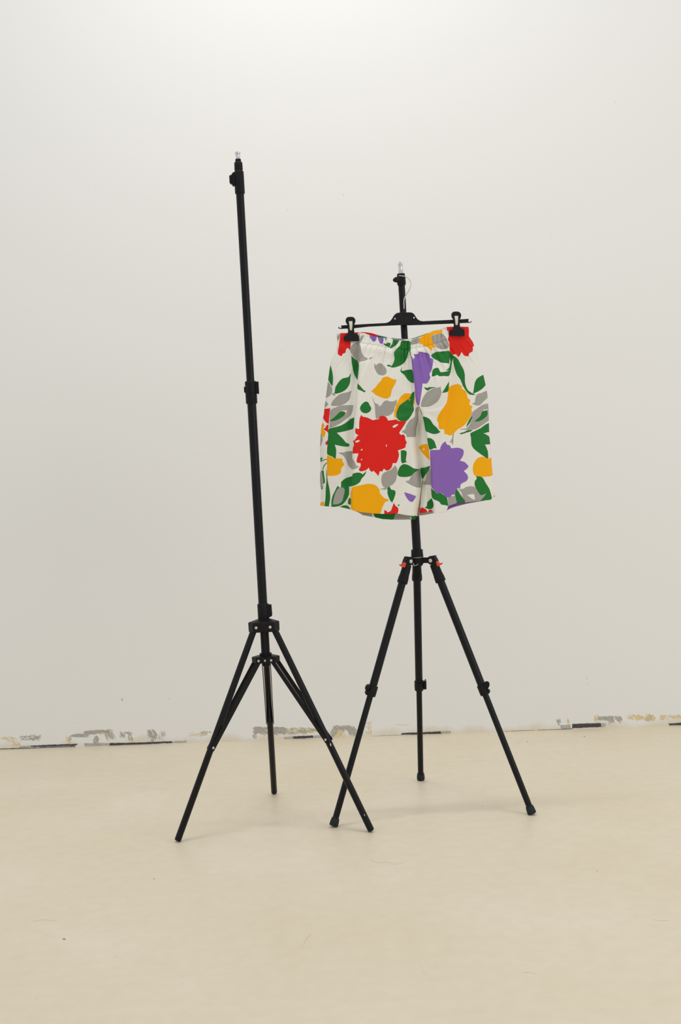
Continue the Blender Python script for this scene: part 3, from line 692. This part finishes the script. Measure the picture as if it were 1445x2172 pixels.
pc('R', (700, 130), (720, 155), (790, 170), (860, 205), (900, 195), (945, 190), (955, 155), (985, 142), (1030, 150), (1065, 185), (1070, 210), (1120, 205), (1190, 195), (1215, 215), (1330, 220), (1290, 290), (1230, 380), (1255, 410), (1285, 402), (1310, 430), (1315, 480), (1335, 515), (1320, 545), (1310, 590), (1210, 625), (1225, 680), (1215, 740), (1190, 800), (1170, 805), (1140, 805), (1120, 870), (1060, 910), (1015, 880), (990, 920), (960, 915), (935, 985), (915, 955), (880, 920), (870, 910), (850, 928), (820, 905), (805, 865), (770, 900), (690, 920), (665, 890), (690, 850), (690, 805), (640, 795), (635, 760), (660, 670), (580, 668), (585, 590), (600, 545), (585, 495), (610, 480), (640, 430), (660, 415), (620, 390), (615, 350), (620, 310), (640, 325), (670, 325), (670, 250), (680, 170))
pc('W', (1135, 290), (1180, 265), (1220, 262), (1180, 300), (1145, 312))
pc('W', (610, 505), (645, 485), (685, 485), (655, 512), (625, 515))
pc('W', (695, 615), (720, 605), (715, 622), (695, 628))
pc('W', (1045, 545), (1055, 545), (1055, 575), (1045, 575))
pc('W', (700, 745), (715, 748), (705, 765), (695, 760))
pc('G', (1250, 630), (1285, 622), (1330, 640), (1330, 700), (1320, 770), (1345, 790), (1310, 795), (1275, 810), (1255, 780))
pc('G', (1250, 840), (1300, 815), (1374, 840), (1434, 878), (1519, 890), (1460, 920), (1390, 985), (1290, 998), (1220, 985), (1205, 940), (1225, 880))
pd('K', (205, 895), (215, 1000), (220, 1145), (150, 1140), (80, 1110), (0, 1060), (20, 1050), (50, 1045), (80, 990), (130, 930))
pd('P', (-14, 1208), (60, 1230), (150, 1265), (120, 1320), (95, 1345), (60, 1335), (20, 1290), (-10, 1230))
pd('K', (150, 30), (190, 20), (180, 110), (185, 200), (160, 290), (150, 350), (145, 430), (100, 440), (20, 440), (10, 400), (-50, 370), (-35, 350), (0, 330), (10, 290), (60, 210), (130, 155), (135, 80))
pb('R', (578, 340), (890, 340), (892, 400), (888, 480), (910, 508), (945, 556), (968, 605), (940, 630), (940, 690), (895, 715), (880, 762), (830, 755), (800, 725), (785, 700), (755, 760), (735, 770), (705, 730), (680, 735), (660, 745), (620, 690), (612, 570), (595, 540), (595, 510), (605, 470), (600, 410), (578, 400))
pb('O', (340, 420), (400, 395), (490, 385), (515, 400), (515, 450), (440, 445), (360, 480), (385, 560), (425, 640), (385, 640), (370, 680), (280, 620), (185, 570), (200, 510), (230, 480), (300, 445))
pb('K', (360, 485), (440, 450), (515, 450), (560, 490), (600, 570), (605, 630), (530, 665), (440, 640), (420, 620), (385, 560))
pb('K', (75, 560), (100, 530), (190, 500), (200, 530), (180, 580), (80, 600))
pb('G', (365, 740), (420, 705), (610, 685), (620, 700), (612, 860), (560, 855), (490, 845), (460, 825), (410, 800), (360, 760))
pb('G', (650, 750), (670, 770), (650, 850), (640, 930), (612, 1030), (540, 1035), (470, 1038), (445, 1020), (400, 1040), (368, 1040), (375, 990), (390, 940), (440, 920), (470, 935), (490, 980), (560, 975), (610, 960), (565, 955), (610, 920), (625, 850))
pb('G', (620, 690), (660, 745), (700, 770), (740, 810), (770, 870), (810, 940), (830, 1020), (830, 1110), (850, 1190), (880, 1240), (935, 1275), (985, 1300), (900, 1295), (860, 1260), (800, 1170), (770, 1090), (720, 1020), (690, 940), (670, 860), (670, 790), (625, 830), (615, 760))
pb('G', (1085, 1018), (1105, 1080), (1122, 1140), (1105, 1180), (1050, 1230), (985, 1265), (945, 1280), (955, 1210), (970, 1120), (1010, 1060))
pb('G', (610, 1110), (600, 1240), (570, 1262), (510, 1270), (550, 1210), (590, 1140))
pb('G', (255, 1190), (310, 1200), (330, 1190), (440, 1190), (400, 1200), (350, 1215), (310, 1240), (275, 1215))
pb('K', (490, 1175), (497, 1220), (505, 1260), (490, 1320), (450, 1390), (380, 1440), (310, 1465), (220, 1465), (215, 1430), (240, 1350), (290, 1270), (350, 1230), (410, 1200), (470, 1195))
pb('P', (115, 730), (175, 730), (185, 695), (290, 710), (335, 730), (345, 780), (388, 800), (380, 890), (360, 970), (335, 1010), (350, 1050), (330, 1100), (300, 1140), (255, 1140), (240, 1140), (235, 1200), (220, 1310), (200, 1420), (190, 1450), (165, 1430), (150, 1390), (140, 1290), (125, 1130), (100, 940), (85, 800), (120, 790), (130, 775))
pb('O', (605, 1200), (650, 1165), (720, 1148), (770, 1160), (790, 1190), (790, 1215), (840, 1240), (860, 1290), (870, 1340), (905, 1370), (900, 1400), (890, 1430), (940, 1460), (920, 1495), (930, 1535), (900, 1615), (820, 1725), (735, 1775), (690, 1820), (650, 1855), (610, 1865), (580, 1845), (545, 1850), (540, 1780), (480, 1775), (465, 1745), (460, 1695), (440, 1645), (460, 1585), (500, 1515), (570, 1420), (590, 1330))
pd('K', (680, 390), (670, 450), (670, 500), (660, 560), (640, 510), (610, 520), (650, 460), (660, 400))
pb('K', (1135, 1238), (1155, 1290), (1155, 1325), (1090, 1390), (1040, 1440), (980, 1445), (920, 1415), (965, 1405), (975, 1350), (1000, 1290), (1060, 1270))
pd('K', (1170, -25), (1175, 190), (1120, 240), (1050, 290), (980, 330), (900, 345), (850, 340), (765, 335), (770, 325), (850, 320), (900, 260), (930, 190), (910, 160), (940, 90), (990, 50), (1090, -15))
pd('W', (1085, 62), (1145, 50), (1145, 68), (1085, 78))
pd('G', (1140, 65), (1145, 130), (1100, 180), (1030, 220), (960, 225), (1000, 190), (1050, 140), (1070, 85))
pd('G', (910, 165), (935, 150), (915, 220), (880, 270), (850, 310), (860, 260))
pd('G', (760, 385), (820, 370), (870, 345), (935, 345), (920, 360), (850, 380), (790, 400), (765, 400))
pd('G', (1175, 238), (1180, 365), (1090, 390), (1165, 430), (1200, 540), (1110, 545), (1150, 640), (1155, 745), (1080, 700), (1010, 650), (950, 600), (920, 540), (915, 450), (905, 390), (960, 360), (1060, 310), (1110, 270))
pd('O', (1195, 715), (1205, 800), (1225, 860), (1228, 962), (1150, 990), (1060, 995), (980, 985), (950, 950), (940, 900), (945, 830), (975, 770), (1020, 725), (1100, 715), (1160, 745))
pd('G', (985, 985), (1050, 990), (1085, 1015), (1120, 1080), (1170, 1160), (1200, 1260), (1200, 1300), (1150, 1325), (980, 1335), (970, 1265), (1000, 1200), (965, 1110), (970, 1050), (995, 1020))
pd('G', (360, 1150), (420, 1200), (500, 1220), (545, 1260), (580, 1280), (600, 1405), (560, 1390), (500, 1380), (470, 1340), (400, 1310), (370, 1270))
pd('G', (710, 1150), (740, 1200), (790, 1270), (830, 1310), (835, 1360), (715, 1370), (700, 1290), (690, 1250))
pd('K', (720, 1150), (760, 1165), (810, 1160), (850, 1135), (930, 1125), (980, 1145), (1010, 1200), (1050, 1250), (1090, 1240), (1130, 1225), (1090, 1280), (1020, 1340), (850, 1355), (830, 1320), (800, 1290), (760, 1240))
pd('W', (860, 1250), (920, 1235), (960, 1240), (970, 1312), (930, 1300), (890, 1270))
pd('W', (722, 1148), (745, 1190), (775, 1240), (800, 1272), (785, 1225), (755, 1180))
pd('K', (590, 1270), (660, 1265), (695, 1255), (722, 1370), (600, 1410))
pd('P', (560, 500), (580, 545), (620, 555), (640, 595), (690, 590), (740, 590), (800, 610), (815, 650), (800, 710), (760, 770), (820, 785), (860, 820), (880, 850), (860, 880), (815, 915), (860, 960), (875, 1010), (850, 1055), (800, 1080), (770, 1105), (765, 1160), (735, 1150), (705, 1180), (690, 1240), (650, 1245), (630, 1280), (600, 1275), (580, 1285), (545, 1260), (500, 1215), (440, 1230), (410, 1190), (370, 1145), (360, 1100), (355, 900), (345, 620), (480, 615), (490, 580), (520, 530))
pd('G', (305, 455), (350, 455), (400, 490), (420, 540), (438, 600), (400, 595), (375, 610), (335, 615), (320, 550))
pd('G', (245, 155), (300, 165), (350, 200), (390, 265), (440, 310), (465, 345), (490, 370), (440, 395), (380, 397), (320, 375), (285, 355), (265, 250))
pd('O', (190, 575), (240, 545), (310, 540), (325, 600), (345, 760), (300, 730), (240, 660), (195, 600))
pd('W', (240, 605), (268, 600), (262, 620), (248, 622))
pd('G', (210, 870), (270, 865), (345, 840), (340, 880), (300, 940), (260, 1000), (235, 1030), (215, 950))
pd('K', (345, 880), (355, 900), (360, 1105), (300, 1105), (250, 1095), (285, 1030), (295, 950))
pd('G', (365, 1290), (390, 1350), (395, 1400), (370, 1440), (320, 1445), (270, 1420), (300, 1400), (305, 1350))
pd('R', (230, 1420), (270, 1435), (300, 1460), (305, 1485), (280, 1500), (205, 1510), (190, 1450), (215, 1440), (225, 1420))
pd('R', (320, 1470), (350, 1450), (385, 1470), (382, 1480), (320, 1492))
pd('G', (188, 8), (198, 18), (240, 125), (232, 128))
PRINT = [(k, smooth_closed(P)) for k, P in PR]

left = zA([(350, 440), (362, 500), (366, 560), (358, 640), (350, 690), (322, 735), (300, 770), (284, 815), (270, 860), (255, 960), (240, 1080), (222, 1210), (205, 1340), (190, 1450), (180, 1560)]) + \
       zC([(168, 170), (150, 260), (135, 380), (125, 600), (130, 800), (125, 1050), (137, 1180), (135, 1310), (128, 1395)])
hem = zC([(200, 1404), (290, 1412), (400, 1415), (480, 1430), (560, 1450), (640, 1475), (700, 1488), (870, 1505), (1000, 1512), (1130, 1512), (1160, 1501), (1220, 1510), (1330, 1530), (1400, 1535)]) + \
      zD([(60, 1536), (158, 1535), (185, 1410), (204, 1285), (217, 1195), (236, 1045), (246, 1045), (226, 1195), (216, 1290), (208, 1400), (198, 1500), (290, 1490), (384, 1475), (390, 1505), (480, 1494), (570, 1482), (600, 1402), (720, 1360), (900, 1345), (1040, 1330), (1180, 1310), (1206, 1287), (1240, 1268)])
right = zD([(1235, 1180), (1220, 1000), (1205, 850), (1195, 700), (1185, 560), (1170, 420), (1165, 250), (1156, 0)]) + \
        zB([(1150, 1400), (1143, 1290), (1117, 1150), (1085, 1010), (1040, 870), (1000, 740), (962, 620), (940, 560), (905, 510), (885, 480), (888, 400), (880, 350)])
topf = zB([(730, 346), (580, 350), (575, 366), (515, 385), (490, 395), (400, 405), (340, 430), (295, 452), (200, 490), (100, 520), (40, 535), (0, 540)]) + \
       zA([(1240, 540), (1147, 530), (1047, 505), (931, 495), (815, 463), (738, 436), (676, 434), (600, 433), (500, 435), (410, 437)])
FRONTO = left + hem + right + topf
hemb = zC([(200, 1404), (290, 1412), (400, 1415), (560, 1452), (660, 1490), (720, 1528), (850, 1552), (1000, 1584), (1130, 1592), (1250, 1593), (1400, 1588)]) + \
       zD([(40, 1591), (140, 1588), (150, 1550), (165, 1541), (290, 1522), (390, 1502), (570, 1482), (584, 1458), (640, 1430), (700, 1410), (850, 1370), (1040, 1336), (1195, 1312), (1210, 1287), (1225, 1276), (1258, 1274)])
topb = zB([(730, 346), (580, 350), (490, 385), (400, 400), (300, 443), (200, 478), (100, 511), (0, 522)]) + \
       zA([(1290, 516), (1180, 508), (1100, 495), (1045, 491), (940, 467), (850, 438), (760, 424), (690, 424), (600, 428), (500, 435), (410, 437)])
BACKO = left + hemb + right + topb

ip = lambda P: (np.array([p[1] for p in P]), np.array([p[0] for p in P]))
lY, lX = ip(left); rY, rX = ip(right[::-1])
C1 = ([700, 725, 769, 807, 838, 865, 884, 913, 951, 982, 1012, 1033, 1050, 1100], [763, 762, 761, 759, 756, 754, 752, 749, 748, 747.5, 747, 745, 744, 745.5])
C0 = ([740, 766, 806, 820, 838, 865, 900, 945, 967, 997, 1020, 1090], [716, 712.5, 707, 705, 702, 701, 698, 695, 694, 693, 693, 692])
C2 = ([740, 760, 783, 812, 836, 858, 866, 884, 914, 942, 976, 997, 1034, 1073, 1100], [872, 873, 875, 879, 881.5, 885.5, 889, 897, 903, 907.5, 912.5, 914, 915, 919, 921])
C3 = ([740, 760, 800, 858, 890, 913, 925, 995, 1027, 1043, 1094, 1110], [874, 875, 880, 888, 888, 884, 884, 891, 895, 893.5, 886, 885])
C4 = ([700, 727, 771, 809, 829, 842, 900, 1100], [954, 953.6, 953, 953, 951, 950, 941, 930])
def ss(t): t = np.clip(t, 0, 1); return t * t * (3 - 2 * t)
YT = ([713, 740, 762, 784, 802, 820, 836, 860, 875, 891, 905, 921, 935, 955, 995], [727, 726, 727, 730, 733, 736.5, 740, 741, 738.5, 736.5, 733, 729, 725, 718, 714.5])   # foot of the elastic waistband
def pinch(x, y):
    return np.maximum(np.exp(-((x - 744) / 20) ** 2 - ((y - 716) / 19) ** 2), np.exp(-((x - 969) / 20) ** 2 - ((y - 706) / 19) ** 2))
def sig(t): return 1 / (1 + np.exp(-np.clip(t, -30, 30)))
def depth(x, y):
    xl = np.interp(y, lY, lX); xr = np.interp(y, rY, rX)
    s = np.clip(2 * (x - xl) / np.maximum(xr - xl, 1) - 1, -1, 1)
    Bv = np.interp(y, [700, 740, 800, 880, 1000, 1110], [.007, .016, .028, .036, .042, .046])
    F = Bv * np.clip(1 - np.abs(s) ** 4, 0, 1) ** .6
    c0, c1, c2, c3, c4 = (np.interp(y, *q) for q in (C0, C1, C2, C3, C4))
    yb = np.interp(x, *YT)
    # pleats either side of the gathered front
    a1 = np.interp(y, [715, 735, 770, 900, 1090], [.002, .009, .018, .016, .012]); e = sig((x - c1) / 1.1)
    F += a1 * (e * np.exp(-np.maximum(x - c1, 0) / 48) - (1 - e) * np.exp(-np.maximum(c1 - x, 0) / 30) * .9)
    a4 = np.interp(y, [700, 725, 760, 840, 900, 940], [.002, .009, .015, .012, .004, 0]); e = sig((c4 - x) / 1.1)
    F += a4 * (e * np.exp(-np.maximum(c4 - x, 0) / 40) - (1 - e) * np.exp(-np.maximum(x - c4, 0) / 30) * .9)
    F -= .002 * np.exp(-((x - c0) / 2.2) ** 2) * ss((y - 745) / 30)
    # fold that falls from the fly to the crotch
    w = ss((y - 745) / 25) * ss((900 - y) / 40); e = sig((x - c2) / 1.0)
    F += .012 * w * (e * np.exp(-np.maximum(x - c2, 0) / 11) - (1 - e) * .55 * np.exp(-np.maximum(c2 - x, 0) / 16))
    # the two legs part below the crotch
    w = ss((y - 850) / 70); dx = x - c3
    F *= 1 - .86 * w * np.exp(-(np.abs(dx) / np.where(dx < 0, 6.5, 7.5)) ** 2)
    sl = w * sig(dx / 1.2) * sig((c2 - x) / 1.1); F *= 1 - .40 * sl
    F += .004 * w * sig((x - c2) / 1.1) * np.exp(-np.maximum(x - c2, 0) / 22)
    # soft long folds
    F += .0030 * ss((y - 760) / 60) * np.sin((x - 700) / 17.0 + (y - 760) * .012 + 1.3 * np.sin(y / 83.)) * np.clip(1 - np.abs(s) ** 6, 0, 1)
    F += .0016 * ss((y - 790) / 80) * np.sin((x * .8 + y * .55) / 15.5 + .9) * np.clip(1 - np.abs(s) ** 6, 0, 1)
    # short creases fanning out from the crotch
    dx, dy = x - 889, y - 872; rad = np.hypot(dx, dy); ang = np.arctan2(dy, dx)
    F += .0020 * np.sin(9 * ang + 1.0 + .02 * rad) * np.exp(-((rad - 34) / 24) ** 2)
    # elastic gathers
    k = 1 / (1 + .0065 * np.maximum(y - yb, 0)); xg = 858 + (x - 858) * k
    ph = 1.9 * np.sin(xg / 17.0) + 1.2 * np.sin(xg / 7.3 + 2)
    gat = .55 * np.sin(2 * math.pi * xg / 8.2 + ph) + .45 * np.sin(2 * math.pi * xg / 13.5 + 1.4 * ph + 1)
    env = np.interp(y - yb, [-22, -12, 0, 10, 30, 60, 95], [.0024, .0032, .0030, .0044, .0036, .0017, 0]) * (.35 + .65 * sig((x - c1) / 4) * sig((c4 + 6 - x) / 4))
    F += env * gat
    fine = np.sin(2 * math.pi * x / 3.9 + 2 * np.sin(x / 5.)) * .0009 * ss((yb + 2 - y) / 4); F += fine
    F += .0014 * ss((yb - y + 3) / 6) * ss((y - yb + 26) / 6) - .0007 * np.exp(-((y - yb) / 2.2) ** 2)
    F += .003 * np.exp(-((y - yb - 9) / 8) ** 2)
    pn = pinch(x, y); F = F * (1 - .97 * pn) + .0030 * pn
    edge = np.clip((1 - np.abs(s)) * (xr - xl) / 2 / 5, 0, 1)
    return np.maximum(F, .0012) * (.15 + .85 * edge)
def depth_back(x, y):
    xl = np.interp(y, lY, lX); xr = np.interp(y, rY, rX)
    s = np.clip(2 * (x - xl) / np.maximum(xr - xl, 1) - 1, -1, 1)
    Bv = np.interp(y, [700, 740, 1110], [.006, .009, .013])
    F = Bv * np.clip(1 - np.abs(s) ** 4, 0, 1) ** .6
    F += .0008 * np.sin(x / 6.5) * np.clip(1 - np.abs(s) ** 4, 0, 1)
    pn = pinch(x, y); F = F * (1 - .97 * pn) + .0030 * pn
    edge = np.clip((1 - np.abs(s)) * (xr - xl) / 2 / 5, 0, 1)
    return np.clip(F, .0005, .0175) * edge

def seam_polys():
    yt = [(x, y) for x, y in zip(*YT)]
    band = [(690, 640)] + [(690, yt[0][1])] + yt + [(1080, yt[-1][1]), (1080, 640)]
    ctr = [(872, 640)] + [(x, y) for y, x in zip(*C3)] + [(885, 1130), (600, 1130), (600, 640)]
    return band, ctr
BAND, CTR = seam_polys()
def dens(P, step=3.0):
    out = []
    for i in range(len(P)):
        p, q = np.array(P[i], float), np.array(P[(i + 1) % len(P)], float); n = max(1, int(np.linalg.norm(q - p) / step))
        out += [tuple(p + (q - p) * k / n) for k in range(n)]
    return out
def grid(step):
    xs = np.arange(676, 1056, step); ys = np.arange(690, 1108, step); g = []
    for j, y in enumerate(ys):
        for x in xs: g.append((x + (.5 * step if j % 2 else 0) + random.uniform(-.1, .1), y + random.uniform(-.1, .1)))
    return np.array(g)
fine = np.concatenate([grid(2.6)] + [np.array([(np.interp(y, *c_) + o, y + .37) for y in np.arange(720, 1095, 2.2) for o in (-2.1, -.8, .6, 1.9)]) for c_ in (C1, C2, C3, C4)]
                      + [np.array([(x, y) for x in np.arange(716, 1000, 1.5) for y in np.arange(692, 748, 2.4)])])
fine = fine[inside(fine[:, 0], fine[:, 1], FRONTO)]
cut = [('band', dens(BAND, 4)), ('ctr', dens(CTR, 4))]
def cloth(outline, prints, g, dfun, sign):
    v, f, c, tag = planar(dens(outline, 2.5), [(k, P) for k, P in cut] + prints, g)
    key = np.full(len(f), 'W', dtype=object)
    for k, P in prints: key[inside(c[:, 0], c[:, 1], P)] = k
    P3 = at_np(v[:, 0], v[:, 1], YH + sign * dfun(v[:, 0], v[:, 1]))
    band = inside(c[:, 0], c[:, 1], BAND); lf = inside(c[:, 0], c[:, 1], CTR)
    grp = np.where(band, 0, np.where(lf, 1, 2))
    return P3, f, np.array([CKEY.index(k) for k in key]), grp
fr = cloth(FRONTO, PRINT, fine, depth, -1)
# the back repeats the print, mirrored; what shows of it at the waist and hem follows the photograph
BP = [(k, [(1732 - x, y) for x, y in P]) for k, P in PRINT[::1] if len(P) > 24]
def bk(k, fn, *P): BP.append((k, smooth_closed(fn(P))))
bk('W', zA, (660, 400), (1500, 400), (1500, 560), (660, 560)); bk('R', zA, (690, 415), (770, 415), (900, 440), (940, 455), (960, 520), (690, 520)); bk('G', zA, (925, 455), (1050, 480), (1060, 540), (940, 530))
bk('K', zA, (1130, 480), (1300, 500), (1300, 560), (1130, 560)); bk('G', zB, (90, 500), (310, 430), (330, 500), (90, 560))
bk('W', zC, (640, 1440), (1500, 1440), (1500, 1620), (640, 1620)); bk('K', zC, (650, 1440), (850, 1460), (850, 1545), (830, 1570), (640, 1500))
bk('G', zC, (865, 1480), (1190, 1480), (1165, 1545), (1140, 1600), (950, 1600), (885, 1545)); bk('K', zC, (1195, 1470), (1390, 1490), (1380, 1540), (1400, 1600), (1140, 1600), (1170, 1540))
bk('G', zD, (65, 1535), (100, 1545), (155, 1530), (155, 1600), (70, 1600), (90, 1575)); bk('K', zD, (165, 1440), (400, 1440), (400, 1520), (165, 1560))
bk('P', zD, (575, 1380), (1100, 1290), (1060, 1345), (700, 1430), (570, 1490)); bk('G', zD, (1205, 1200), (1240, 1230), (1240, 1290), (1195, 1320)); bk('K', zD, (190, 1200), (260, 1100), (240, 1400), (190, 1420))
g2 = grid(6.0); g2 = g2[inside(g2[:, 0], g2[:, 1], BACKO)]
bkm = cloth(BACKO, BP, g2, depth_back, 1)
shorts = empty('shorts', at(866, 900, YH), 'white shorts printed with red, orange and purple flowers, clipped to the hanger', 'shorts')
mats = [CLOTH[k] for k in CKEY]
for gi, nm in ((0, 'waistband'), (1, 'leg'), (2, 'leg')):
    V, Fc, I = [], [], []
    for P3, f, idx, grp in (fr, bkm):
        sel = np.where(grp == gi)[0]; used = np.unique(f[sel]); mp = {o: k for k, o in enumerate(used)}; n = len(V)
        V += [tuple(P3[u]) for u in used]; Fc += [tuple(mp[q] + n for q in f[s_]) for s_ in sel]; I += [int(idx[s_]) for s_ in sel]
    o = link_mesh(nm, V, Fc, mats, shorts, I, smooth=True, angle=None)
    sd = o.modifiers.new('cloth', 'SOLIDIFY'); sd.thickness = .0006; sd.offset = 0

# ------------------------------------------------------------------ light
w = bpy.data.worlds.new('room_light'); S.world = w; w.use_nodes = True
bg = w.node_tree.nodes['Background']; bg.inputs[0].default_value = (.99, .997, 1.0, 1); bg.inputs[1].default_value = .69
def area(name, loc, tgt, sx, sy_, power, color):
    l = bpy.data.lights.new(name, 'AREA'); l.shape = 'RECTANGLE'; l.size = sx; l.size_y = sy_; l.energy = power; l.color = color
    o = bpy.data.objects.new(name, l); COL.objects.link(o); o.location = loc
    o.rotation_euler = (Vector(tgt) - Vector(loc)).to_track_quat('-Z', 'Y').to_euler()
    return o
area('ceiling_tube_light', (-.15, 3.4, 3.85), (-.15, 3.4, 0), 1.3, .15, 21.5, (1, 1, .99))
area('window_light', (3.2, .6, 1.9), (.2, 3.4, 1.1), 1.1, 1.6, 22, (1, .965, .91))
S.view_settings.view_transform = 'Standard'; S.view_settings.look = 'None'; S.view_settings.gamma = 1; S.view_settings.use_curve_mapping = False
S.view_settings.exposure = 0.0
